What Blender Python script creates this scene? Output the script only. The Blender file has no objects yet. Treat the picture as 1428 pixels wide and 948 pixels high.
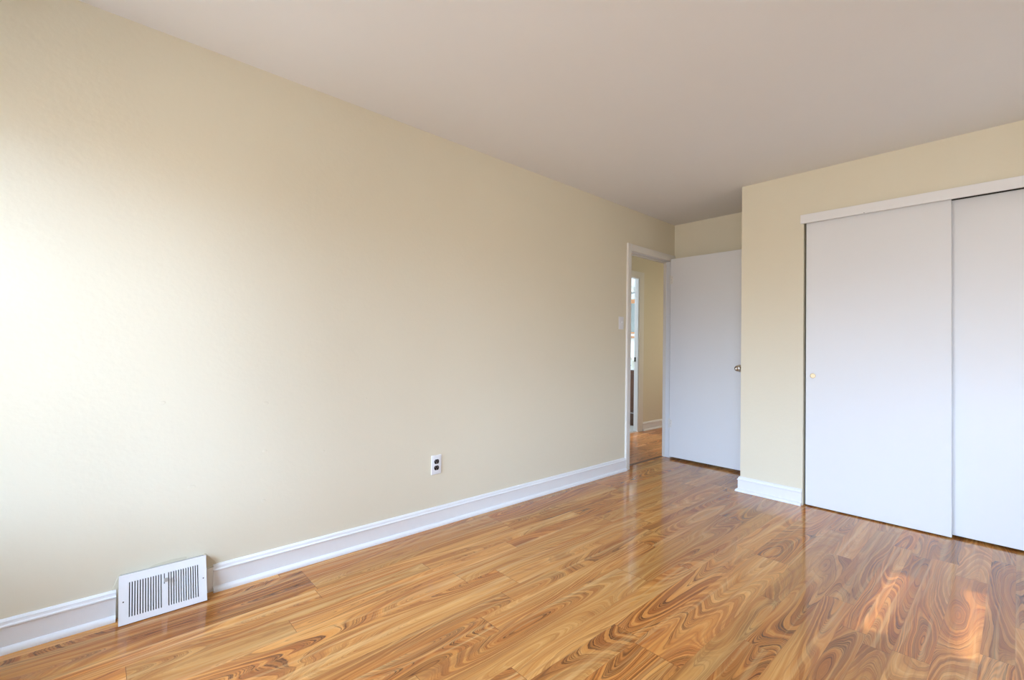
import bpy, bmesh, math, random
from mathutils import Vector, Matrix
random.seed(4)
PI = math.pi
sc = bpy.context.scene
C = sc.collection

# ------------------------------------------------------------------ camera
F_PX, YAW, PITCH, ROLL, CX, CZ = 640.8, 0.83377, 0.0169, 0.0147, 2.4508, 1.1162
cd = bpy.data.cameras.new('camera'); cam = bpy.data.objects.new('camera', cd); C.objects.link(cam)
cd.sensor_fit = 'HORIZONTAL'; cd.sensor_width = 36.0; cd.lens = F_PX * 36.0 / 1428.0
cd.clip_start = 0.02; cd.clip_end = 200
fw = Vector((-math.sin(YAW)*math.cos(PITCH), math.cos(YAW)*math.cos(PITCH), math.sin(PITCH)))
rt = Vector((math.cos(YAW), math.sin(YAW), 0)); up = rt.cross(fw)
r2 = rt*math.cos(ROLL) + up*math.sin(ROLL); u2 = -rt*math.sin(ROLL) + up*math.cos(ROLL)
m = Matrix.Identity(4)
for i in range(3):
    m[i][0] = r2[i]; m[i][1] = u2[i]; m[i][2] = -fw[i]
m[0][3], m[1][3], m[2][3] = CX, 0.0, CZ
cam.matrix_world = m
sc.camera = cam

# ------------------------------------------------------------------ world, sun, window daylight, exposure
w = bpy.data.worlds.new('world'); sc.world = w; w.use_nodes = True
wt = w.node_tree; bg = wt.nodes['Background']
SKY, GROUND, SKY_GAIN = (0.63, 0.84, 1.15), (0.26, 0.25, 0.24), 22.0
tc = wt.nodes.new('ShaderNodeTexCoord'); sp = wt.nodes.new('ShaderNodeSeparateXYZ'); wt.links.new(tc.outputs['Generated'], sp.inputs[0])
rp = wt.nodes.new('ShaderNodeValToRGB'); wt.links.new(sp.outputs[2], rp.inputs[0])
rp.color_ramp.elements[0].position = 0.0; rp.color_ramp.elements[0].color = (*GROUND, 1)
rp.color_ramp.elements[1].position = 0.16; rp.color_ramp.elements[1].color = (*SKY, 1)
wt.links.new(rp.outputs[0], bg.inputs[0]); bg.inputs[1].default_value = SKY_GAIN
w.cycles.sampling_method = 'MANUAL'; w.cycles.sample_map_resolution = 256
sc.view_settings.view_transform = 'Standard'; sc.view_settings.look = 'None'
sc.view_settings.gamma = 1.0; sc.view_settings.use_curve_mapping = False
sc.view_settings.exposure = 0.0

def aim(o, d):
    o.rotation_euler = Vector(d).to_track_quat('-Z', 'Y').to_euler()
def area(name, loc, d, sx, sy, power, col, spread=180):
    l = bpy.data.lights.new(name, 'AREA'); l.shape = 'RECTANGLE'; l.size = sx; l.size_y = sy
    l.energy = power; l.color = col; l.spread = math.radians(spread)
    o = bpy.data.objects.new(name, l); C.objects.link(o); o.location = loc; aim(o, d); return o
# portals at the room's windows, then fill lamps added for bathroom and hall
def portal(loc, d, sx, sy):
    o = area('window_portal', loc, d, sx, sy, 1, (1, 1, 1)); o.data.cycles.is_portal = True
portal((0.80, -1.09, 1.30), (0, 1, 0), 1.4, 1.5)
portal((2.80, -1.09, 1.385), (0, 1, 0), 1.4, 1.67)
portal((3.79, 3.02, 1.445), (-1, 0, 0), 0.80, 1.21)
area('bathroom_fill_light', (-2.9, 5.3, 1.6), (1, 0.1, -0.2), 0.8, 0.9, 44, (0.80, 0.92, 1.0))  # unseen lamp added to brighten the bathroom
area('hall_fill_light', (-0.55, 7.1, 1.3), (0, -1, -0.1), 0.8, 1.6, 6.5, (1.0, 0.88, 0.70))  # unseen warm lamp added to brighten the hall
sl = bpy.data.lights.new('sun', 'SUN'); sl.energy = 6.0; sl.angle = math.radians(1.3); sl.color = (1.0, 0.92, 0.80)
so = bpy.data.objects.new('sun', sl); C.objects.link(so); aim(so, (-1, -0.2, -0.70)); so.location = (8, 5, 6)

# ------------------------------------------------------------------ materials
class NT:
    def __init__(s, name):
        s.m = bpy.data.materials.new(name); s.m.use_nodes = True; s.t = s.m.node_tree
        s.b = s.t.nodes['Principled BSDF']
    def n(s, kind, **kw):
        nd = s.t.nodes.new(kind)
        for k, v in kw.items(): setattr(nd, k, v)
        return nd
    def l(s, a, b): s.t.links.new(a, b)
    def put(s, sock, v):
        if isinstance(v, bpy.types.NodeSocket): s.l(v, sock)
        elif v is not None: sock.default_value = v
    def math(s, op, a, b=None, c=None, clamp=False):
        nd = s.n('ShaderNodeMath', operation=op, use_clamp=clamp)
        for i, v in enumerate((a, b, c)): s.put(nd.inputs[i], v)
        return nd.outputs[0]
    def vec(s, x, y, z=0.0):
        nd = s.n('ShaderNodeCombineXYZ')
        for i, v in enumerate((x, y, z)): s.put(nd.inputs[i], v)
        return nd.outputs[0]
    def vmath(s, op, a, b):
        nd = s.n('ShaderNodeVectorMath', operation=op); s.put(nd.inputs[0], a); s.put(nd.inputs[1], b); return nd.outputs[0]
    def noise(s, v, scale=5, detail=2, rough=0.5, dist=0.0, dim='3D', w=None):
        nd = s.n('ShaderNodeTexNoise', noise_dimensions=dim)
        if v is not None: s.put(nd.inputs['Vector'], v)
        if w is not None: s.put(nd.inputs['W'], w)
        nd.inputs['Scale'].default_value = scale; nd.inputs['Detail'].default_value = detail
        nd.inputs['Roughness'].default_value = rough; nd.inputs['Distortion'].default_value = dist
        return nd.outputs[0]
    def ramp(s, f, stops, interp='LINEAR'):
        nd = s.n('ShaderNodeValToRGB'); nd.color_ramp.interpolation = interp
        e = nd.color_ramp.elements
        while len(e) < len(stops): e.new(0.5)
        for i, (p, c) in enumerate(stops):
            e[i].position = p; e[i].color = (*c, 1) if len(c) == 3 else c
        s.put(nd.inputs[0], f); return nd.outputs[0]
    def mix(s, f, a, b, mode='MIX'):
        nd = s.n('ShaderNodeMix', data_type='RGBA', blend_type=mode)
        s.put(nd.inputs[0], f)
        s.put(nd.inputs[6], a if isinstance(a, bpy.types.NodeSocket) else (*a, 1))
        s.put(nd.inputs[7], b if isinstance(b, bpy.types.NodeSocket) else (*b, 1))
        return nd.outputs[2]
    def pos(s):
        g = s.n('ShaderNodeNewGeometry'); return g.outputs['Position']
    def bump(s, h, strength, dist):
        nd = s.n('ShaderNodeBump'); nd.inputs['Strength'].default_value = strength; nd.inputs['Distance'].default_value = dist
        s.put(nd.inputs['Height'], h); s.l(nd.outputs[0], s.b.inputs['Normal'])

def paint(name, col, rough=0.6, bump=0.0, bscale=60, vary=0.02, spec=0.4):
    q = NT(name); p = q.pos()
    n1 = q.noise(p, 3.0, 3)
    c2 = tuple(max(0, c*(1-vary*2)) for c in col)
    q.l(q.mix(n1, col, c2), q.b.inputs['Base Color'])
    q.b.inputs['Roughness'].default_value = rough; q.b.inputs['Specular IOR Level'].default_value = spec
    if bump:
        h = q.math('ADD', q.noise(p, bscale, 2), q.math('MULTIPLY', q.noise(p, 3.5, 1), 3.0))
        q.bump(h, bump, 0.002)
    return q.m
def metal(name, col, rough, met=1.0):
    q = NT(name); q.b.inputs['Metallic'].default_value = met
    n = q.noise(q.pos(), 90, 2)
    q.l(q.mix(n, col, tuple(c*0.9 for c in col)), q.b.inputs['Base Color']); q.b.inputs['Roughness'].default_value = rough
    return q.m

M = {}
M['wall'] = paint('cream_wall_paint', (0.795, 0.732, 0.578), 0.62, 0.35, 45, 0.01, 0.35)
M['patch'] = paint('bare_plaster_patch', (0.72, 0.655, 0.50), 0.8, 0.4, 80, 0.04)
M['ceil'] = paint('ceiling_paint', (0.79, 0.785, 0.78), 0.8, 0.15, 40, 0.01)
M['trim'] = paint('white_trim_gloss', (0.87, 0.87, 0.88), 0.32, 0.12, 40, 0.01, 0.5)
M['door'] = paint('white_door_paint', (0.81, 0.815, 0.83), 0.42, 0.06, 30, 0.012, 0.45)
M['casing'] = paint('off_white_casing_paint', (0.83, 0.80, 0.75), 0.4, 0.1, 40, 0.012)
M['plate'] = paint('white_plastic', (0.85, 0.85, 0.87), 0.3, 0, 1, 0.01, 0.5)
M['vent'] = paint('white_enamel', (0.86, 0.86, 0.88), 0.35, 0, 1, 0.01, 0.5)
M['fin'] = paint('beige_louvre_enamel', (0.50, 0.47, 0.43), 0.6, 0, 1, 0.08)  # even grey-beige for the fins, housing and lever
M['black'] = paint('black_plastic', (0.012, 0.011, 0.016), 0.3, 0, 1, 0.0)
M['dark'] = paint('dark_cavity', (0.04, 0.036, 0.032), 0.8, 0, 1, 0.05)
M['nickel'] = metal('aged_nickel', (0.50, 0.44, 0.36), 0.28)
M['brass'] = metal('satin_brass', (0.72, 0.58, 0.36), 0.42, 0.7)
M['steel'] = metal('steel', (0.6, 0.6, 0.62), 0.3)
M['chrome'] = metal('chrome', (0.75, 0.78, 0.8), 0.12)
M['tilewall'] = paint('bathroom_white_wall', (0.82, 0.85, 0.87), 0.35, 0, 1, 0.01)
M['marble'] = paint('grey_marble', (0.68, 0.68, 0.68), 0.25, 0, 1, 0.12)
M['mirror'] = metal('mirror_silver', (0.85, 0.93, 0.95), 0.03)
M['blue'] = paint('blue_print_card', (0.28, 0.42, 0.60), 0.5, 0, 1, 0.1)

def wood(name, c1, c2, sx, sy, sz, rough):
    q = NT(name); p = q.pos()
    v = q.vmath('MULTIPLY', p, (sx, sy, sz))
    n = q.noise(v, 6, 4, 0.6, 0.6)
    q.l(q.ramp(n, [(0.3, c1), (0.7, c2)]), q.b.inputs['Base Color']); q.b.inputs['Roughness'].default_value = rough
    return q.m
M['oak'] = wood('orange_oak', (0.40, 0.17, 0.06), (0.58, 0.28, 0.11), 1, 12, 12, 0.4)
M['vanity'] = wood('dark_walnut_cabinet', (0.045, 0.014, 0.005), (0.13, 0.045, 0.016), 12, 12, 1, 0.35)
M['edging'] = wood('brown_threshold_strip', (0.10, 0.035, 0.012), (0.2, 0.08, 0.03), 12, 1, 1, 0.4)

def laminate(name, tint=(1, 1, 1), gain=1.0, rough=0.10):
    q = NT(name); p = q.pos()
    sp = q.n('ShaderNodeSeparateXYZ'); q.l(p, sp.inputs[0]); x, y = sp.outputs[0], sp.outputs[1]
    # strips of uneven width running away from the camera along +Y
    wx = q.math('ADD', x, q.math('MULTIPLY', q.math('SINE', q.math('MULTIPLY', x, 2*PI/0.41)), 0.014))
    sx = q.math('DIVIDE', q.math('ADD', wx, 5.012), 0.098)
    i0 = q.math('FLOOR', sx); fx = q.math('FRACT', sx)
    def white(v, dim='3D'):
        nd = q.n('ShaderNodeTexWhiteNoise', noise_dimensions='3D'); q.l(v, nd.inputs[0]); return nd
    # some neighbouring strips carry one print across both
    ip = q.math('MULTIPLY', q.math('FLOOR', q.math('MULTIPLY', i0, 0.5)), 2.0)
    merged = q.math('GREATER_THAN', white(q.vec(ip, 8.1, 4.4)).outputs[0], 0.78)
    i = q.math('ADD', i0, q.math('MULTIPLY', merged, q.math('SUBTRACT', ip, i0)))
    off = white(q.vec(i, 3.3, 1.7)).outputs[0]
    sy = q.math('ADD', q.math('DIVIDE', y, 1.17), q.math('MULTIPLY', off, 7.0))
    j = q.math('FLOOR', sy); fy = q.math('FRACT', sy)
    cell = white(q.vec(i, j, 0.5))
    # printed figure: contour lines of a stretched noise field
    seed = q.vmath('MULTIPLY', cell.outputs[1], (13.1, 12.0, 9.0))
    base = q.vec(x, q.math('MULTIPLY', y, 0.15), 0.0)
    v = q.vmath('ADD', base, seed)
    wob = q.n('ShaderNodeTexNoise'); q.l(v, wob.inputs['Vector']); wob.inputs['Scale'].default_value = 22; wob.inputs['Detail'].default_value = 3
    wv = q.vmath('MULTIPLY', q.vmath('SUBTRACT', wob.outputs[1], (0.5, 0.5, 0.5)), (0.022, 0.010, 0.0))
    v2 = q.vmath('ADD', v, wv)
    field = q.noise(v2, 5.4, 0.8, 0.4, 0.0)
    bands = q.noise(None, 1.0, 6.0, 0.80, 0, '1D', q.math('MULTIPLY', field, 16.0))
    # heartwood (dark, orange, figured) follows the same field; sapwood stays pale and straight-grained
    tone = q.noise(q.vmath('ADD', v2, (4.0, 7.0, 0.0)), 4.0, 2, 0.5, 0.2)
    hf = q.math('ADD', field, q.math('MULTIPLY', q.math('SUBTRACT', tone, 0.5), 0.9))
    heart = q.ramp(hf, [(0.36, (0, 0, 0)), (0.47, (0.5, 0.5, 0.5)), (0.62, (1, 1, 1))])
    colA = q.ramp(bands, [(0.28, (0.42, 0.160, 0.040)), (0.42, (0.55, 0.250, 0.070)), (0.55, (0.65, 0.335, 0.107)), (0.72, (0.73, 0.435, 0.170))])
    colB = q.ramp(bands, [(0.29, (0.17, 0.054, 0.017)), (0.40, (0.36, 0.120, 0.030)), (0.48, (0.52, 0.195, 0.045)), (0.57, (0.61, 0.262, 0.066)), (0.74, (0.68, 0.35, 0.112))])
    col = q.mix(heart, colA, colB)
    # thin dark contour veins that come and go
    vn = q.noise(None, 1.0, 3.0, 0.75, 0, '1D', q.math('ADD', q.math('MULTIPLY', field, 36.0), 7.0))
    vm = q.ramp(vn, [(0.0, (0, 0, 0)), (0.415, (0, 0, 0)), (0.475, (1, 1, 1)), (0.51, (0.2, 0.2, 0.2)), (0.55, (0, 0, 0))])
    vg = q.ramp(q.noise(q.vmath('ADD', v2, (9.0, 2.0, 0.0)), 9.0, 2, 0.5), [(0.38, (0.08, 0.08, 0.08)), (0.54, (1, 1, 1))])
    vk = q.math('MULTIPLY', vg, q.math('ADD', 0.38, q.math('MULTIPLY', heart, 0.62)))
    col = q.mix(q.math('MULTIPLY', vm, vk), col, (0.070, 0.023, 0.011))
    # straight fibre streaks along the plank
    fib = q.noise(q.vmath('MULTIPLY', v2, (1.0, 0.22, 1.0)), 60, 4, 0.7)
    fm = q.ramp(fib, [(0.33, (1, 1, 1)), (0.52, (0, 0, 0))])
    col = q.mix(q.math('MULTIPLY', fm, 0.62), col, (0.36, 0.15, 0.05))
    fib2 = q.noise(q.vmath('MULTIPLY', v2, (1.0, 0.15, 1.0)), 31, 3, 0.6)
    fm2 = q.ramp(fib2, [(0.52, (0, 0, 0)), (0.70, (1, 1, 1))])
    col = q.mix(q.math('MULTIPLY', fm2, 0.5), col, (0.80, 0.54, 0.25))
    # per strip tone
    cs = q.math('ADD', 0.82, q.math('MULTIPLY', cell.outputs[0], 0.30))
    col = q.mix(1.0, col, q.vec(cs, cs, cs), 'MULTIPLY')
    # seams
    e1 = q.math('LESS_THAN', fx, 0.012); e2 = q.math('LESS_THAN', fy, 0.0014)
    col = q.mix(q.math('MULTIPLY', q.math('MAXIMUM', q.math('MULTIPLY', e1, 0.35), e2), 0.8), col, (0.10, 0.04, 0.015))
    col = q.mix(1.0, col, tuple(t*gain for t in tint), 'MULTIPLY')
    q.l(col, q.b.inputs['Base Color'])
    q.b.inputs['Roughness'].default_value = rough; q.b.inputs['Specular IOR Level'].default_value = 0.5
    sm = q.noise(p, 2.2, 2); q.l(q.math('ADD', rough-0.03, q.math('MULTIPLY', sm, 0.06)), q.b.inputs['Roughness'])
    q.bump(q.noise(p, 5, 2), 0.05, 0.004)
    return q.m
M['floor'] = laminate('swirl_grain_laminate', (1.0, 0.92, 0.80))
M['hallfloor'] = laminate('hall_laminate', (1.0, 0.88, 0.90), 1.25, 0.3)

def glass_mat():
    q = NT('window_glass'); t = q.t
    tr = q.n('ShaderNodeBsdfTransparent'); gl = q.n('ShaderNodeBsdfGlossy'); gl.inputs['Roughness'].default_value = 0.02
    fr = q.n('ShaderNodeFresnel'); fr.inputs[0].default_value = 1.3
    mx = q.n('ShaderNodeMixShader'); q.l(fr.outputs[0], mx.inputs[0]); q.l(tr.outputs[0], mx.inputs[1]); q.l(gl.outputs[0], mx.inputs[2])
    q.l(mx.outputs[0], t.nodes['Material Output'].inputs[0]); return q.m
M['glass'] = glass_mat()

# ------------------------------------------------------------------ mesh helpers
def BM(): return bmesh.new()
def box(bm, x0, x1, y0, y1, z0, z1, bev=0.0, seg=2):
    r = bmesh.ops.create_cube(bm, size=1.0); vs = r['verts']
    for v in vs:
        v.co = Vector(((x0+x1)/2 + v.co.x*(x1-x0), (y0+y1)/2 + v.co.y*(y1-y0), (z0+z1)/2 + v.co.z*(z1-z0)))
    if bev:
        es = list({e for v in vs for e in v.link_edges})
        bmesh.ops.bevel(bm, geom=es, offset=bev, segments=seg, affect='EDGES', profile=0.6)
    return bm
def prism(bm, poly, p0, p1, axis):
    """poly = (out, z) outline; axis: function (out, t, z) -> xyz ; swept from t=p0 to p1"""
    a = [bm.verts.new(axis(o, p0, z)) for o, z in poly]; b = [bm.verts.new(axis(o, p1, z)) for o, z in poly]
    n = len(poly)
    bm.faces.new(a); bm.faces.new(list(reversed(b)))
    for k in range(n): bm.faces.new([a[k], b[k], b[(k+1) % n], a[(k+1) % n]])
    bmesh.ops.recalc_face_normals(bm, faces=bm.faces)
    return bm
def lathe(bm, prof, origin, axis, seg=32):
    """prof: (radius, distance along axis) pairs"""
    ax = Vector(axis).normalized(); q = ax.to_track_quat('Z', 'Y'); rings = []
    for r, h in prof:
        ring = []
        for k in range(seg):
            a = 2*PI*k/seg
            ring.append(bm.verts.new(Vector(origin) + q @ Vector((r*math.cos(a), r*math.sin(a), h))))
        rings.append(ring)
    for a, b in zip(rings, rings[1:]):
        for k in range(seg): bm.faces.new([a[k], a[(k+1) % seg], b[(k+1) % seg], b[k]])
    bm.faces.new(list(reversed(rings[0]))); bm.faces.new(rings[-1])
    bmesh.ops.recalc_face_normals(bm, faces=bm.faces)
    return bm
def obj(name, bm, mat, parent=None, smooth=False, local=None):
    me = bpy.data.meshes.new(name); bm.to_mesh(me); bm.free(); me.materials.append(mat)
    if smooth:
        for p in me.polygons: p.use_smooth = True
        me.set_sharp_from_angle(angle=math.radians(35))
    o = bpy.data.objects.new(name, me); C.objects.link(o)
    if parent is not None:
        o.parent = parent
        o.matrix_parent_inverse = Matrix.Translation(-parent.location) if parent.type == 'EMPTY' and not any(parent.rotation_euler) else Matrix.Identity(4)
    return o
def thing(name, label, cat=None, loc=(0, 0, 0), group=None, kind=None):
    o = bpy.data.objects.new(name, None); C.objects.link(o); o.location = loc; o.empty_display_size = 0.05
    o['label'] = label
    if cat: o['category'] = cat
    if group: o['group'] = group
    if kind: o['kind'] = kind
    return o
def struct(name, bm, mat, label, cat=None, smooth=False):
    o = obj(name, bm, mat, None, smooth); o['kind'] = 'structure'; o['label'] = label
    o['category'] = cat or name.split('_')[0]
    return o

H = 2.44
YB, YC, YA, XR = -0.95, 3.841, 4.537, 3.65     # back wall, closet wall, alcove wall, right wall
XE, XO = 0.956, 1.392                          # closet wall: left corner, start of opening
WT = 0.070                                     # left partition thickness
DY0, DY1, DZ = 3.716, 4.45, 2.045              # doorway in the left wall
XH = -1.03                                     # far wall of the hall

# ------------------------------------------------------------------ room shell
bm = BM(); box(bm, -WT, XR, YB, YA, -0.12, 0.0); struct('floor', bm, M['floor'], 'glossy swirl-grained orange brown laminate bedroom floor', 'floor')
bm = BM(); box(bm, XH-0.1, XR+0.12, YB-0.12, 7.2, H, H+0.1); struct('ceiling', bm, M['ceil'], 'plain off-white ceiling over the bedroom and hall', 'ceiling')
# left wall with the doorway and the duct hole behind the register
VY0, VY1, VZ0, VZ1 = 0.125, 0.355, 0.012, 0.150
bm = BM()
box(bm, -WT, 0, YB-0.12, VY0, 0, H); box(bm, -WT, 0, VY1, DY0, 0, H)
box(bm, -WT, 0, VY0, VY1, VZ1, H); box(bm, -WT, 0, VY0, VY1, 0, VZ0)
box(bm, -WT, 0, DY0, DY1, DZ, H); box(bm, -WT, 0, DY1, 7.2, 0, H)
wl = struct('wall_left', bm, M['wall'], 'long cream painted wall on the left with doorway at its far end', 'wall')
# irregular bare patches of plaster around the register, part of the wall
def flatpatch(pts, d=0.0012):
    bm = BM(); a = [bm.verts.new((0.0002, y, z)) for y, z in pts]; b = [bm.verts.new((d, y+(0.24-y)*0.01, z)) for y, z in pts]
    bm.faces.new(b); n = len(pts)
    for k in range(n): bm.faces.new([a[k], a[(k+1) % n], b[(k+1) % n], b[k]])
    bmesh.ops.recalc_face_normals(bm, faces=bm.faces); return bm
obj('plaster_patch', flatpatch([(0.386, 0.108), (0.434, 0.116), (0.424, 0.131), (0.408, 0.152), (0.396, 0.168), (0.386, 0.176)]), M['patch'], wl)
obj('plaster_patch', flatpatch([(0.072, 0.1165), (0.10, 0.116), (0.10, 0.176), (0.092, 0.172), (0.083, 0.148)]), M['patch'], wl)
obj('plaster_patch', flatpatch([(0.18, 0.17), (0.32, 0.17), (0.318, 0.182), (0.27, 0.1845), (0.21, 0.182)]), M['patch'], wl)
b = BM(); box(b, 0.0, 0.012, 0.388, 0.4185, 0.0, 0.108, 0.002); fb = obj('baseboard_filler', b, M['casing'], wl); fb['label'] = 'plain painted filler strip between register and baseboard'
# small raised blemishes in the wall paint
bl = BM()
for (yy, zz, s) in [(0.62, 0.83, 0.009), (0.33, 0.48, 0.012), (0.62, 0.60, 0.008), (0.62, 0.36, 0.008), (0.9, 0.56, 0.006), (0.22, 0.86, 0.008), (1.13, 0.82, 0.005), (1.13, 0.42, 0.006)]:
    r = bmesh.ops.create_uvsphere(bl, u_segments=12, v_segments=8, radius=1.0)
    bmesh.ops.scale(bl, vec=(0.0009, s*1.4, s*0.9), verts=r['verts']); bmesh.ops.translate(bl, vec=(0, yy, zz), verts=r['verts'])
obj('paint_blemish', bl, M['wall'], wl, True)

bm = BM(); box(bm, 0, XE, YA, YA+0.1, 0, H); struct('wall_alcove', bm, M['wall'], 'short cream wall behind the open door in the entry alcove', 'wall')
CR = 2.93
bm = BM()
box(bm, XE, XO, YC, YC+0.1, 0, H); box(bm, XO, CR, YC, YC+0.1, 2.085, H); box(bm, CR, XR, YC, YC+0.1, 0, H)
box(bm, XE, XE+0.09, YC+0.1, YA+0.1, 0, H)
bmesh.ops.remove_doubles(bm, verts=bm.verts, dist=1e-5)
struct('wall_far', bm, M['wall'], 'cream wall around the sliding closet doors', 'wall')
bm = BM(); box(bm, XE+0.09, XR, YA, YA+0.1, 0, H); struct('wall_closet', bm, M['wall'], 'cream back wall inside the closet', 'wall')

# right wall and back wall with window openings
def wall_with_holes(name, along, fixed, t, a0, a1, holes, label):
    bm = BM()
    def b(u0, u1, z0, z1):
        if along == 'y': box(bm, fixed, fixed+t, u0, u1, z0, z1)
        else: box(bm, u0, u1, fixed, fixed+t, z0, z1)
    cur = a0
    for (u0, u1, z0, z1) in holes:
        b(cur, u0, 0, H); b(u0, u1, 0, z0); b(u0, u1, z1, H); cur = u1
    b(cur, a1, 0, H)
    return struct(name, bm, M['wall'], label, 'wall')
W1 = (0.10, 1.50, 0.55, 2.05); W2 = (2.62, 3.42, 0.88, 2.05); W3 = (2.1, 3.5, 0.55, 2.22)
wall_with_holes('wall_back', 'x', YB-0.12, 0.12, 0, XR+0.12, [W1, W3], 'cream wall with two windows behind the viewer')
wall_with_holes('wall_right', 'y', XR, 0.12, YB, YA, [W2], 'cream wall with a wide window on the right')
def window(name, along, fixed, hole, label, s):
    u0, u1, z0, z1 = hole
    def mp(bm, a0, a1, d0, d1, c0, c1):
        if along == 'y': box(bm, fixed+min(s*d0, s*d1), fixed+max(s*d0, s*d1), a0, a1, c0, c1, 0.003)
        else: box(bm, a0, a1, fixed+min(s*d0, s*d1), fixed+max(s*d0, s*d1), c0, c1, 0.003)
    bm = BM(); f = 0.045; zm = z0+(z1-z0)*0.52; um = (u0+u1)/2
    mp(bm, u0, u1, 0.02, 0.09, z0, z0+f); mp(bm, u0, u1, 0.02, 0.09, z1-f, z1)
    mp(bm, u0, u0+f, 0.02, 0.09, z0+f, z1-f); mp(bm, u1-f, u1, 0.02, 0.09, z0+f, z1-f)
    mp(bm, u0+f, u1-f, 0.04, 0.08, zm-0.02, zm+0.02)
    root = struct(name, bm, M['trim'], label, 'window')
    g = BM()
    for a0, a1, c0, c1 in ((u0+f, u1-f, z0+f, zm-0.02), (u0+f, u1-f, zm+0.02, z1-f)):
        if along == 'y': box(g, fixed+s*0.055, fixed+s*0.055+0.004, a0, a1, c0, c1)
        else: box(g, a0, a1, fixed+s*0.055-0.004, fixed+s*0.055, c0, c1)
    obj('pane', g, M['glass'], root)
    b = BM(); mp(b, u0-0.03, u1+0.03, -0.035, 0.02, z0-0.025, z0); obj('window_sill', b, M['trim'], root)
    b = BM(); mp(b, u0-0.06, u0, -0.015, 0.0, z0, z1+0.06); mp(b, u1, u1+0.06, -0.015, 0.0, z0, z1+0.06); mp(b, u0, u1, -0.015, 0.0, z1, z1+0.06)
    obj('window_casing', b, M['trim'], root)
    return root
window('window_1', 'x', YB, W1, 'white double-hung window in the back wall near the left wall', -1)
win2 = window('window_2', 'y', XR, W2, 'wide white window in the right wall', 1)
window('window_3', 'x', YB, W3, 'white double-hung window in the back wall behind the camera', -1)

# ------------------------------------------------------------------ hall and bathroom shell
bm = BM(); box(bm, XH, -WT, 1.8, 7.2, -0.12, -0.002); struct('floor.001', bm, M['hallfloor'], 'tan laminate floor of the hall beyond the doorway', 'floor')
BY0, BY1, BZ = 4.78, 5.478, 2.085
bm = BM()
box(bm, XH-0.053, XH, 1.8, BY0, 0, H); box(bm, XH-0.053, XH, BY1, 7.2, 0, H); box(bm, XH-0.053, XH, BY0, BY1, BZ, H)
struct('wall_hall', bm, M['wall'], 'cream hall wall around the bathroom doorway', 'wall')
bm = BM(); box(bm, XH-0.12, 0, 7.2, 7.3, 0, H); struct('wall_hall_end', bm, M['wall'], 'cream wall closing the end of the hall', 'wall')
bm = BM(); box(bm, XH-0.12, -WT, 1.7, 1.8, 0, H); struct('wall_hall_near', bm, M['wall'], 'cream wall closing the near end of the hall', 'wall')
bm = BM(); box(bm, -3.1, XH-0.053, 4.3, 6.5, -0.12, 0.0); struct('floor.002', bm, M['marble'], 'pale grey bathroom floor', 'floor')
bm = BM(); box(bm, -3.1, XH-0.053, 6.4, 6.5, 0, H); struct('wall_bathroom', bm, M['tilewall'], 'bright white bathroom wall behind the vanity', 'wall')
bm = BM(); box(bm, -3.1, XH-0.053, 4.2, 4.3, 0, H); struct('wall_bathroom_side', bm, M['tilewall'], 'bright white bathroom wall opposite the vanity', 'wall')
bm = BM(); box(bm, -3.2, -3.1, 4.2, 6.5, 0, H); struct('wall_bathroom_end', bm, M['tilewall'], 'bright white end wall of the bathroom', 'wall')
bm = BM(); box(bm, -3.2, XH-0.12, 4.2, 6.5, H, H+0.1); struct('ceiling.001', bm, M['ceil'], 'bathroom ceiling', 'ceiling')

# ------------------------------------------------------------------ baseboards with shoe moulding
BASE = [(0, 0), (0.014, 0), (0.014, 0.088), (0.0185, 0.0915), (0.0185, 0.0965), (0.0135, 0.100), (0.0115, 0.106), (0.0115, 0.110), (0.006, 0.1165), (0, 0.1175)]
SHOE = [(0.0, 0), (0.031, 0), (0.031, 0.004)] + [(0.0135 + 0.0175*math.cos(a*PI/12), 0.004 + 0.018*math.sin(a*PI/12)) for a in range(1, 7)] + [(0, 0.022)]
SHOE = [(max(0.0142, o), z) for o, z in SHOE]
AX = {'left': lambda o, t, z: (o, t, z), 'far': lambda o, t, z: (t, YC-o, z), 'alcove': lambda o, t, z: (t, YA-o, z),
      'corner': lambda o, t, z: (XE-o, t, z), 'hall': lambda o, t, z: (XH+o, t, z), 'hallback': lambda o, t, z: (-WT-o, t, z),
      'right': lambda o, t, z: (XR-o, t, z), 'back': lambda o, t, z: (t, YB+o, z)}
def baseboard(name, side, runs, label):
    bm = BM()
    for a, b in runs: prism(bm, BASE, a, b, AX[side])
    r = struct(name, bm, M['trim'], label, 'baseboard', True)
    bm = BM()
    for a, b in runs: prism(bm, SHOE, a, b, AX[side])
    obj('shoe_molding', bm, M['trim'], r, True)
    return r
def mitre(o, side_axis_index, at, sign, lim):
    """push the run's end out along its own axis by each vertex's distance from the wall, making an outside mitre"""
baseboard('baseboard_left', 'left', [(YB, 0.086), (0.418, 3.655)], 'white baseboard with shoe molding along the left wall')
bf = baseboard('baseboard_far', 'far', [(XE, XO-0.004)], 'white baseboard between the closet doors and the alcove corner')
bc = baseboard('baseboard_corner', 'corner', [(YC, YA)], 'white baseboard round the corner beside the open door')
for root, ax, val, sgn in ((bf, 0, XE, 'x'), (bc, 1, YC, 'y')):
    for o in [root] + [c for c in root.children]:
        for v in o.data.vertices:
            if sgn == 'x' and abs(v.co.x - XE) < 1e-4: v.co.x -= (YC - v.co.y)
            if sgn == 'y' and abs(v.co.y - YC) < 1e-4: v.co.y -= (XE - v.co.x)
baseboard('baseboard_alcove', 'alcove', [(0.02, XE-0.035)], 'white baseboard behind the open door')
baseboard('baseboard_hall', 'hall', [(5.603, 7.2), (1.8, 4.655)], 'white baseboard along the hall wall seen through the doorway')
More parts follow.
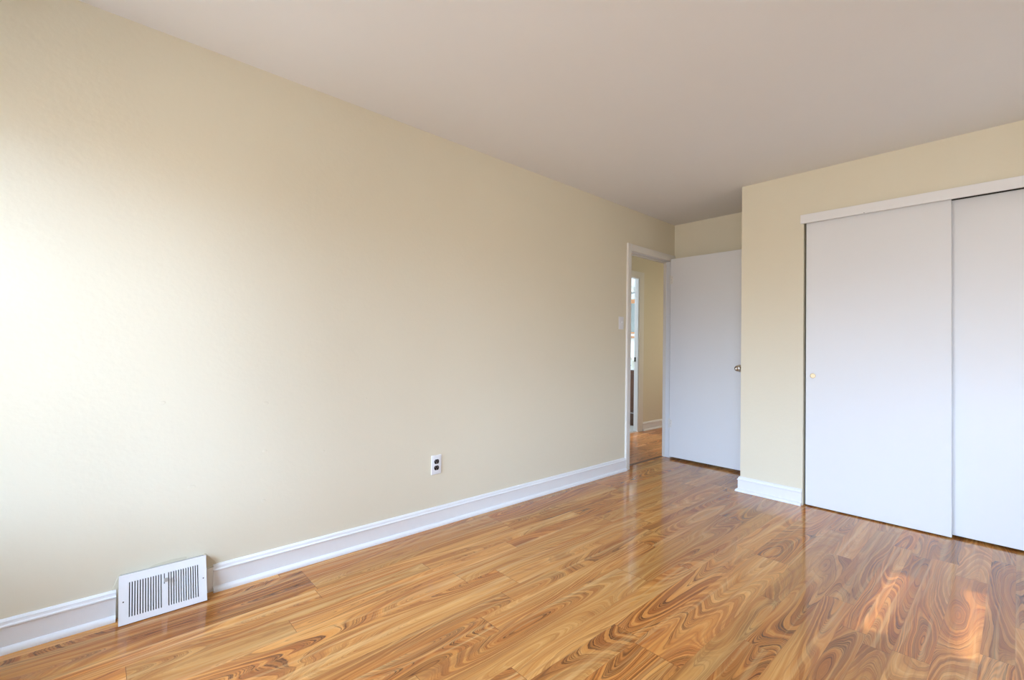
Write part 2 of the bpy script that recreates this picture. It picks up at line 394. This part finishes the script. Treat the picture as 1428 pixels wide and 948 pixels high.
baseboard('baseboard_right', 'right', [(YB, YC)], 'white baseboard along the right wall')
baseboard('baseboard_back', 'back', [(0.035, XR-0.035)], 'white baseboard along the back wall')

# ------------------------------------------------------------------ doorway lining and casing
# casing profile across its width (u) and thickness (t)
def casing_vert(bm, y0, y1, z0, z1, x0, sx, inner_high):
    """flat colonial-like casing: a stepped board; inner_high True when the inner edge is y0"""
    t0, t1 = 0.012, 0.017
    pts = [(y0, 0), (y0, t0), (y0+(y1-y0)*0.55, t1), (y0+(y1-y0)*0.92, t1), (y1, t1*0.7), (y1, 0)]
    a = [bm.verts.new((x0+sx*t, y, z0)) for y, t in pts]; b = [bm.verts.new((x0+sx*t, y, z1)) for y, t in pts]
    bm.faces.new(a); bm.faces.new(list(reversed(b))); n = len(pts)
    for k in range(n): bm.faces.new([a[k], b[k], b[(k+1) % n], a[(k+1) % n]])
    bmesh.ops.recalc_face_normals(bm, faces=bm.faces)
t1 = thing('trim_1', 'white casing and jamb of the bedroom doorway', 'door frame', (0, DY0, 0), kind='structure')
b = BM(); casing_vert(b, DY0+0.002, 3.652, 0, DZ+0.064, 0, 1, True); obj('casing', b, M['casing'], t1)
b = BM(); casing_vert(b, DY1+0.004, YA-0.012, 0, DZ+0.064, 0, 1, True); obj('casing', b, M['casing'], t1)
b = BM(); box(b, 0, 0.015, DY0+0.002, DY1+0.004, DZ, DZ+0.064, 0.003); obj('head_casing', b, M['casing'], t1)
jt = 0.0
b = BM(); box(b, -WT-0.004, 0.004, DY1-0.003, DY1+0.012, 0, DZ+0.01, 0.0015); box(b, -WT-0.004, 0.004, DY0-0.012, DY0+0.003, 0, DZ+0.01, 0.0015)
box(b, -WT-0.004, 0.004, DY0, DY1, DZ-0.003, DZ+0.012, 0.0015); obj('jamb', b, M['door'], t1)
b = BM(); box(b, -WT, -0.040, DY1-0.010, DY1-0.003, 0, DZ-0.003, 0.001); box(b, -WT, -0.040, DY0+0.003, DY0+0.014, 0, DZ-0.003, 0.001)
box(b, -WT, -0.040, DY0+0.014, DY1-0.014, DZ-0.016, DZ-0.003, 0.001); obj('door_stop', b, M['casing'], t1)
bm = BM(); prism(bm, [(0, 0), (0.03, 0), (0.026, 0.004), (0.004, 0.004)], DY0+0.014, DY1-0.014, lambda o, t, z: (-0.086+o, t, z)); struct('trim_2', bm, M['edging'], 'thin dark wood strip across the floor in the doorway', 'threshold')
# bathroom doorway
t3 = thing('trim_3', 'white casing and jamb of the bathroom doorway across the hall', 'door frame', (XH, BY1, 0), kind='structure')
b = BM(); casing_vert(b, BY1+0.012, 5.600, 0, BZ+0.09, XH, 1, True); obj('casing', b, M['casing'], t3)
b = BM(); casing_vert(b, BY0-0.012, 4.658, 0, BZ+0.09, XH, 1, True); obj('casing', b, M['casing'], t3)
b = BM(); box(b, XH, XH+0.016, BY0-0.012, BY1+0.012, BZ+0.012, BZ+0.09, 0.003); obj('head_casing', b, M['casing'], t3)
b = BM(); box(b, XH-0.056, XH+0.004, BY1-0.004, BY1+0.012, 0, BZ+0.012, 0.002); box(b, XH-0.056, XH+0.004, BY0-0.012, BY0+0.004, 0, BZ+0.012, 0.002)
box(b, XH-0.056, XH+0.004, BY0+0.004, BY1-0.004, BZ-0.004, BZ+0.012, 0.002); jb = obj('jamb', b, M['door'], t3)
b = BM(); box(b, XH-0.055, XH-0.028, BY1-0.0065, BY1-0.004, 0.95, 1.01, 0.001); sp_ = obj('strike_plate', b, M['dark'], t3); sp_['label'] = 'dark metal strike plate'
bm = BM(); box(bm, XH-0.056, XH-0.005, BY0+0.004, BY1-0.004, -0.001, 0.012, 0.004); struct('trim_4', bm, M['marble'], 'pale stone threshold of the bathroom doorway', 'threshold')

# ------------------------------------------------------------------ open bedroom door
FY = 4.405; TH = 0.035; DX0, DX1 = 0.030, 0.777
d1 = thing('door_1', 'flat white slab door standing open against the alcove wall', 'door', (0.024, FY+0.02, 0), kind='structure')
b = BM(); box(b, DX0, DX1, FY, FY+TH, 0.022, 2.058, 0.0015); obj('door_panel', b, M['door'], d1)
for hz in (1.80, 0.32):
    b = BM(); lathe(b, [(0.0055, 0), (0.0055, 0.086)], (0.0265, FY-0.003, hz), (0, 0, 1), 16)
    lathe(b, [(0.004, -0.005), (0.0065, -0.003), (0.0065, 0.0)], (0.0265, FY-0.003, hz), (0, 0, 1), 16)
    lathe(b, [(0.0065, 0.0), (0.0065, 0.003), (0.004, 0.006)], (0.0265, FY-0.003, hz+0.086), (0, 0, 1), 16)
    box(b, 0.0295, 0.0325, FY-0.001, FY+0.033, hz, hz+0.086)
    box(b, 0.034, 0.056, FY-0.0022, FY-0.0002, hz+0.002, hz+0.084, 0.0008)
    h = obj('hinge', b, M['casing'], d1, True)
    b = BM()
    for dz, dx in ((0.015, 0.047), (0.043, 0.041), (0.071, 0.047)): lathe(b, [(0.0034, 0), (0.0034, 0.001), (0.002, 0.0018)], (dx, FY-0.0022, hz+dz), (0, -1, 0), 12)
    s = obj('screw', b, M['steel'], h, True); s['label'] = 'worn metal screw heads'
def knob(parent, x, z, y, sgn):
    b = BM(); d = (0, -sgn, 0)
    lathe(b, [(0.033, 0), (0.033, 0.003), (0.029, 0.008), (0.016, 0.011), (0.0125, 0.016), (0.012, 0.026), (0.017, 0.031), (0.0245, 0.037),
              (0.0275, 0.046), (0.0270, 0.054), (0.0230, 0.060), (0.014, 0.0635), (0.012, 0.0625)], (x, y, z), d, 36)
    k = obj('door_knob', b, M['nickel'], parent, True); k['label'] = 'aged nickel round knob'
    b = BM(); lathe(b, [(0.006, 0.0625), (0.006, 0.067), (0.0045, 0.068)], (x, y, z), d, 16); obj('lock_button', b, M['nickel'], k, True)
knob(d1, 0.726, 0.958, FY, 1); knob(d1, 0.726, 0.958, FY+TH, -1)
b = BM(); box(b, DX1-0.0005, DX1+0.001, FY+0.005, FY+TH-0.005, 0.93, 0.986); lp = obj('latch_plate', b, M['nickel'], d1); lp['label'] = 'nickel latch plate'

# ------------------------------------------------------------------ sliding closet doors
def finger_pull(parent, x, z, y):
    b = BM(); lathe(b, [(0.0175, 0), (0.0178, 0.0015), (0.0165, 0.0025), (0.0150, 0.0012), (0.0140, -0.004), (0.0035, -0.005), (0.003, -0.0045), (0.0025, -0.005)], (x, y, z), (0, -1, 0), 40)
    o = obj('finger_pull', b, M['brass'], parent, True); o['label'] = 'round brass finger pull'
d2 = thing('door_2', 'front sliding white closet door with round brass finger pull', 'closet door', (1.405, 3.86, 0), kind='structure')
b = BM(); box(b, 1.405, 2.178, 3.86, 3.894, 0.008, 2.066, 0.002); obj('door_panel', b, M['door'], d2)
finger_pull(d2, 1.4495, 0.945, 3.8598)
d3 = thing('door_3', 'rear sliding white closet door at the right edge', 'closet door', (2.15, 3.905, 0), kind='structure')
b = BM(); box(b, 2.15, 2.922, 3.905, 3.938, 0.014, 2.066, 0.002); obj('door_panel', b, M['door'], d3)
finger_pull(d3, 2.87, 0.945, 3.9048)
t5 = thing('trim_5', 'white header board over the closet doors', 'trim', (XO, YC-0.02, 2.058), kind='structure')
b = BM(); box(b, 1.376, CR+0.02, YC-0.02, YC, 2.058, 2.122, 0.0025); obj('header_board', b, M['trim'], t5)
b = BM()   # sliding track: two dark channels under the lintel
box(b, XO+0.004, CR-0.002, 3.856, 3.940, 2.080, 2.085); box(b, XO+0.004, CR-0.002, 3.898, 3.901, 2.068, 2.080); box(b, XO+0.004, CR-0.002, 3.939, 3.941, 2.068, 2.085)
tk = obj('track', b, M['dark'], t5); tk['label'] = 'dark sliding track'
b = BM(); lathe(b, [(0.002, 0), (0.002, 0.004)], (1.755, YC-0.0195, 2.0605), (0, -1, 0), 10); obj('nail', b, M['dark'], t5)

# ------------------------------------------------------------------ heating register leaning out of the baseboard
VB, VT = (0.084, 0.003), (0.030, 0.178)        # (x, z) of the plate's bottom and top edge
PL = math.hypot(VB[0]-VT[0], VT[1]-VB[1]); PY0, PY1 = 0.092, 0.386; PW = PY1-PY0
vr = thing('heating_register', 'white metal heating register with vertical slots leaning out of the left baseboard', 'vent', (0.0, (PY0+PY1)/2, 0))
sv = Vector((VT[0]-VB[0], 0, VT[1]-VB[1])).normalized(); nv = Vector((sv.z, 0, -sv.x))   # up the plate / out of it
def PP(u, s, d): return Vector((VB[0], PY0+u, VB[1])) + sv*s + nv*d
def pbox(bm, u0, u1, s0, s1, d0, d1, bev=0.0):
    st = len(bm.verts); r = bmesh.ops.create_cube(bm, size=1.0); vs = r['verts']
    for v in vs: v.co = PP((u0+u1)/2+v.co.x*(u1-u0), (s0+s1)/2+v.co.y*(s1-s0), (d0+d1)/2+v.co.z*(d1-d0))
    if bev: bmesh.ops.bevel(bm, geom=list({e for v in vs for e in v.link_edges}), offset=bev, segments=2, affect='EDGES')
SB, ST = 0.024, 0.152
# slot layout (u positions of slot centres), two banks of 13
pitch = 0.00845; first = 0.0335; bankA = [first + k*pitch for k in range(13)]; bankB = [0.1605 + k*pitch for k in range(13)]
sw = 0.0036
b = BM()
cuts = bankA + bankB
pbox(b, 0, bankA[0]-sw/2, 0, PL, -0.0012, 0.0006); pbox(b, bankB[-1]+sw/2, PW, 0, PL, -0.0012, 0.0006)
ul, ur = bankA[0]-sw/2, bankB[-1]+sw/2
pbox(b, ul, ur, 0, SB, -0.0012, 0.0006); pbox(b, ul, ur, ST, PL, -0.0012, 0.0006)
for a, c in zip(cuts, cuts[1:]):
    if c - a > 0.02:   # solid rib between the banks, with the lever's slot
        m0, m1 = a+sw/2, c-sw/2; lc = m0+0.009
        pbox(b, m0, lc-0.0016, SB, ST, -0.0012, 0.0006); pbox(b, lc+0.0016, m1, SB, ST, -0.0012, 0.0006); pbox(b, lc-0.0016, lc+0.0016, SB, 0.112, -0.0012, 0.0006)
    else: pbox(b, a+sw/2, c-sw/2, SB, ST, -0.0012, 0.0006)
bmesh.ops.remove_doubles(b, verts=b.verts, dist=1e-6)
# raised rolled rim
for (u0, u1, s0, s1) in ((0, PW, 0, 0.004), (0, PW, PL-0.004, PL), (0, 0.004, 0, PL), (PW-0.004, PW, 0, PL)): pbox(b, u0, u1, s0, s1, -0.004, 0.0012, 0.0008)
obj('faceplate', b, M['vent'], vr)
b = BM()
for a in cuts: pbox(b, a+sw/2+0.0003, a+sw/2+0.0011, SB+0.001, ST-0.001, -0.009, -0.0014)
fn = obj('louvre_fins', b, M['fin'], vr); fn['label'] = 'beige louvre fins'
# side cheeks and top return closing the leaning plate to the wall, then the duct and sheets coloured dark for the shade inside
b = BM()
for u in (0.006, PW-0.008):
    y = PY0+u; y2 = y+0.002
    pts = [(0.001, 0.004), (VB[0]-0.006, 0.004), (VT[0]-0.003, VT[1]-0.006), (0.001, VT[1]-0.006)]
    a = [b.verts.new((px, y, pz)) for px, pz in pts]; c = [b.verts.new((px, y2, pz)) for px, pz in pts]
    b.faces.new(a); b.faces.new(list(reversed(c)))
    for k in range(4): b.faces.new([a[k], c[k], c[(k+1) % 4], a[(k+1) % 4]])
bmesh.ops.recalc_face_normals(b, faces=b.faces)
box(b, 0.001, VT[0]-0.003, PY0+0.008, PY1-0.008, VT[1]-0.008, VT[1]-0.006)
obj('housing', b, M['fin'], vr)
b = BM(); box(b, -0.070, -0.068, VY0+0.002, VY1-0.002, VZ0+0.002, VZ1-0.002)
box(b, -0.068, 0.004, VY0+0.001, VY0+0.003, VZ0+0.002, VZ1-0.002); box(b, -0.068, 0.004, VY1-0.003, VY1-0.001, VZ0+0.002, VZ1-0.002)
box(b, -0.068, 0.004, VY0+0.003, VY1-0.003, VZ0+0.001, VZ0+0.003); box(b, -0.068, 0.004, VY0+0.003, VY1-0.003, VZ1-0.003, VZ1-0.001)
box(b, 0.0045, 0.0055, PY0+0.010, PY1-0.010, 0.005, 0.165); box(b, 0.0055, VB[0]-0.010, PY0+0.010, PY1-0.010, 0.0035, 0.0048)  # dark sheets stand in for the shade behind the slots
obj('duct_and_shade_sheets', b, M['dark'], vr)
b = BM(); pbox(b, lc-0.0014, lc+0.0014, 0.121, 0.132, -0.004, 0.014, 0.0006); pbox(b, lc-0.003, lc+0.011, 0.119, 0.134, 0.012, 0.0165, 0.0014)
lv = obj('damper_lever', b, M['fin'], vr); lv['label'] = 'beige metal damper lever'
for u, s in ((0.0145, 0.084), (PW-0.0125, 0.093)):
    b = BM(); lathe(b, [(0.0022, -0.0005), (0.0024, 0.0009), (0.001, 0.0013)], PP(u, s, 0.0006), nv, 14); k = obj('screw', b, M['dark'], vr, True); k['label'] = 'small dark screw'

# ------------------------------------------------------------------ power outlet
OY, OZ = 1.598, 0.379
ol = thing('power_outlet', 'white wall plate with two black sockets low on the left wall', 'outlet', (0.0, OY, OZ))
b = BM(); box(b, 0.0, 0.0058, OY-0.036, OY+0.036, OZ-0.059, OZ+0.059, 0.0026, 3); obj('cover_plate', b, M['plate'], ol, True)
for dz in (0.0195, -0.0195):
    b = BM(); n = 40; prof = []
    for k in range(n):
        a = 2*PI*k/n; yy = 0.0172*math.cos(a); zz = max(-0.0138, min(0.0138, 0.0172*math.sin(a))); prof.append((yy, zz))
    lo = [b.verts.new((0.0050, OY+yy, OZ+dz+zz)) for yy, zz in prof]; hi = [b.verts.new((0.0072, OY+yy, OZ+dz+zz)) for yy, zz in prof]
    hc = [b.verts.new((0.0078, OY+yy*0.93, OZ+dz+zz*0.93)) for yy, zz in prof]
    for k in range(n):
        b.faces.new([lo[k], lo[(k+1) % n], hi[(k+1) % n], hi[k]]); b.faces.new([hi[k], hi[(k+1) % n], hc[(k+1) % n], hc[k]])
    b.faces.new(hc); b.faces.new(list(reversed(lo))); bmesh.ops.recalc_face_normals(b, faces=b.faces)
    s = obj('socket', b, M['black'], ol, False); s['label'] = 'black round-sided socket'
    b = BM(); box(b, 0.0078, 0.0081, OY-0.0075, OY-0.0055, OZ+dz+0.001, OZ+dz+0.009); box(b, 0.0078, 0.0081, OY+0.0055, OY+0.0075, OZ+dz+0.001, OZ+dz+0.008)
    lathe(b, [(0.0024, 0), (0.0024, 0.0003)], (0.0078, OY, OZ+dz-0.007), (1, 0, 0), 12); g = obj('slot', b, M['steel'], s)
b = BM(); lathe(b, [(0.003, 0), (0.003, 0.0008), (0.0015, 0.0014)], (0.0056, OY, OZ), (1, 0, 0), 14); obj('screw', b, M['plate'], ol, True)

# ------------------------------------------------------------------ light switch
SY, SZ = 3.571, 1.358
ls = thing('light_switch', 'white toggle light switch on the left wall beside the doorway', 'light switch', (0.0, SY, SZ))
b = BM(); box(b, 0.0, 0.0055, SY-0.036, SY+0.036, SZ-0.058, SZ+0.058, 0.0025, 3); obj('switch_plate', b, M['plate'], ls, True)
b = BM(); box(b, 0.0050, 0.0066, SY-0.0055, SY+0.0055, SZ-0.0125, SZ+0.0125, 0.0005)
prism(b, [(0.006, -0.005), (0.018, 0.006), (0.0175, 0.011), (0.006, 0.007)], SY-0.004, SY+0.004, lambda o, t, z: (o, t, SZ+z)); obj('toggle', b, M['plate'], ls)
for dz in (0.030, -0.030):
    b = BM(); lathe(b, [(0.003, 0), (0.003, 0.0008), (0.0015, 0.0013)], (0.0053, SY, SZ+dz), (1, 0, 0), 12); obj('screw', b, M['plate'], ls, True)

# ------------------------------------------------------------------ bathroom seen through the two doorways
VX0, VX1, VF, VK = -2.10, -1.10, 5.83, 6.398
va = thing('bathroom_vanity', 'dark brown wooden vanity with white top seen through the doorway', 'vanity', ((VX0+VX1)/2, 6.1, 0))
b = BM(); box(b, VX0, VX1, VF, VK, 0.09, 0.815, 0.002); box(b, VX0+0.02, VX1-0.02, VF+0.05, VK, 0.0, 0.09); obj('cabinet_body', b, M['vanity'], va)
b = BM(); box(b, VX0-0.01, VX1, VF-0.02, VK, 0.815, 0.850, 0.006); obj('countertop', b, M['tilewall'], va)
nd = 3; dw = (VX1-VX0)/nd
for k in range(nd):
    x0 = VX0+k*dw+0.01; x1 = x0+dw-0.02
    b = BM(); box(b, x0, x1, VF-0.018, VF, 0.235, 0.80, 0.003)
    for (a0, a1, c0, c1) in ((x0, x0+0.045, 0.235, 0.80), (x1-0.045, x1, 0.235, 0.80), (x0+0.045, x1-0.045, 0.235, 0.28), (x0+0.045, x1-0.045, 0.755, 0.80)): box(b, a0, a1, VF-0.024, VF-0.018, c0, c1, 0.002)
    dd = obj('door', b, M['vanity'], va); b = BM(); lathe(b, [(0.006, 0), (0.006, 0.012), (0.014, 0.018), (0.013, 0.024)], (x0+0.03, VF-0.024, 0.74), (0, -1, 0), 20); obj('knob', b, M['steel'], dd, True)
    b = BM(); box(b, x0, x1, VF-0.020, VF, 0.105, 0.215, 0.003); dr = obj('drawer', b, M['vanity'], va)
    b = BM(); box(b, x0+0.02, x1-0.02, VF-0.034, VF-0.020, 0.19, 0.198, 0.002); obj('handle', b, M['steel'], dr)
mc = thing('medicine_cabinet', 'mirrored medicine cabinet with orange oak rails above the vanity', 'cabinet', (-1.75, 6.4, 1.3))
b = BM(); box(b, -2.15, -1.35, 6.30, 6.40, 1.33, 1.90, 0.002); obj('cabinet_box', b, M['tilewall'], mc)
b = BM(); box(b, -2.15, -1.35, 6.285, 6.30, 1.845, 1.91, 0.003); obj('rail', b, M['oak'], mc)
b = BM(); box(b, -2.15, -1.35, 6.285, 6.30, 1.365, 1.392, 0.002); obj('rail', b, M['oak'], mc)
b = BM(); box(b, -2.15, -1.35, 6.27, 6.40, 1.30, 1.328, 0.002); obj('shelf', b, M['oak'], mc)
b = BM(); box(b, -2.148, -1.352, 6.292, 6.2985, 1.392, 1.845); obj('mirror', b, M['mirror'], mc)
vl = thing('vanity_light', 'chrome vanity light bar above the medicine cabinet', 'light', (-1.75, 6.4, 2.06))
b = BM(); box(b, -2.1, -1.4, 6.36, 6.40, 2.01, 2.11, 0.006); obj('back_plate', b, M['chrome'], vl)
for k in range(4):
    b = BM(); lathe(b, [(0.018, 0), (0.018, 0.02), (0.032, 0.045), (0.042, 0.075), (0.036, 0.10), (0.015, 0.115)], (-2.0+k*0.18-0.0, 6.36, 2.06), (0, -1, 0), 20); obj('bulb', b, M['tilewall'], vl, True)
tb = thing('tissue_box', 'small blue and white printed box on the vanity top', 'box', (-1.475, 5.97, 0.85))
b = BM(); box(b, -1.54, -1.41, 5.91, 6.03, 0.85, 0.955, 0.003); obj('carton', b, M['tilewall'], tb)
b = BM()
for k, (x, z, s) in enumerate(((-1.52, 0.865, 0.012), (-1.497, 0.90, 0.010), (-1.475, 0.872, 0.013), (-1.455, 0.915, 0.011), (-1.43, 0.88, 0.012), (-1.51, 0.925, 0.010), (-1.47, 0.935, 0.009))):
    box(b, x-s, x+s, 5.9088, 5.9102, z-s*0.7, z+s*0.7, 0.0003)
pr = obj('print', b, M['blue'], tb); pr['label'] = 'blue printed motif'
b = BM(); prism(b, [(-0.03, 0.955), (0.03, 0.955), (0.022, 0.985), (0.004, 1.0), (-0.016, 0.982)], 5.95, 5.99, lambda o, t, z: (-1.475+o, t, z)); obj('tissue', b, M['tilewall'], tb)

# ------------------------------------------------------------------ outside: unseen boards added to shape the sun patch
def zsun(xf, X): return (X-xf)*0.70
xo = XR+0.30
b = BM(); box(b, xo, xo+0.02, 2.3, 3.75, zsun(2.0, xo), 2.75)
box(b, xo-0.17, xo, 2.3, 3.75, 2.73, 2.75); obj('sun_mask_upper', b, M['trim'], win2)
b = BM(); box(b, xo, xo+0.02, 2.3, 3.75, zsun(2.265, xo), zsun(2.09, xo)); obj('sun_mask_bar', b, M['trim'], win2)
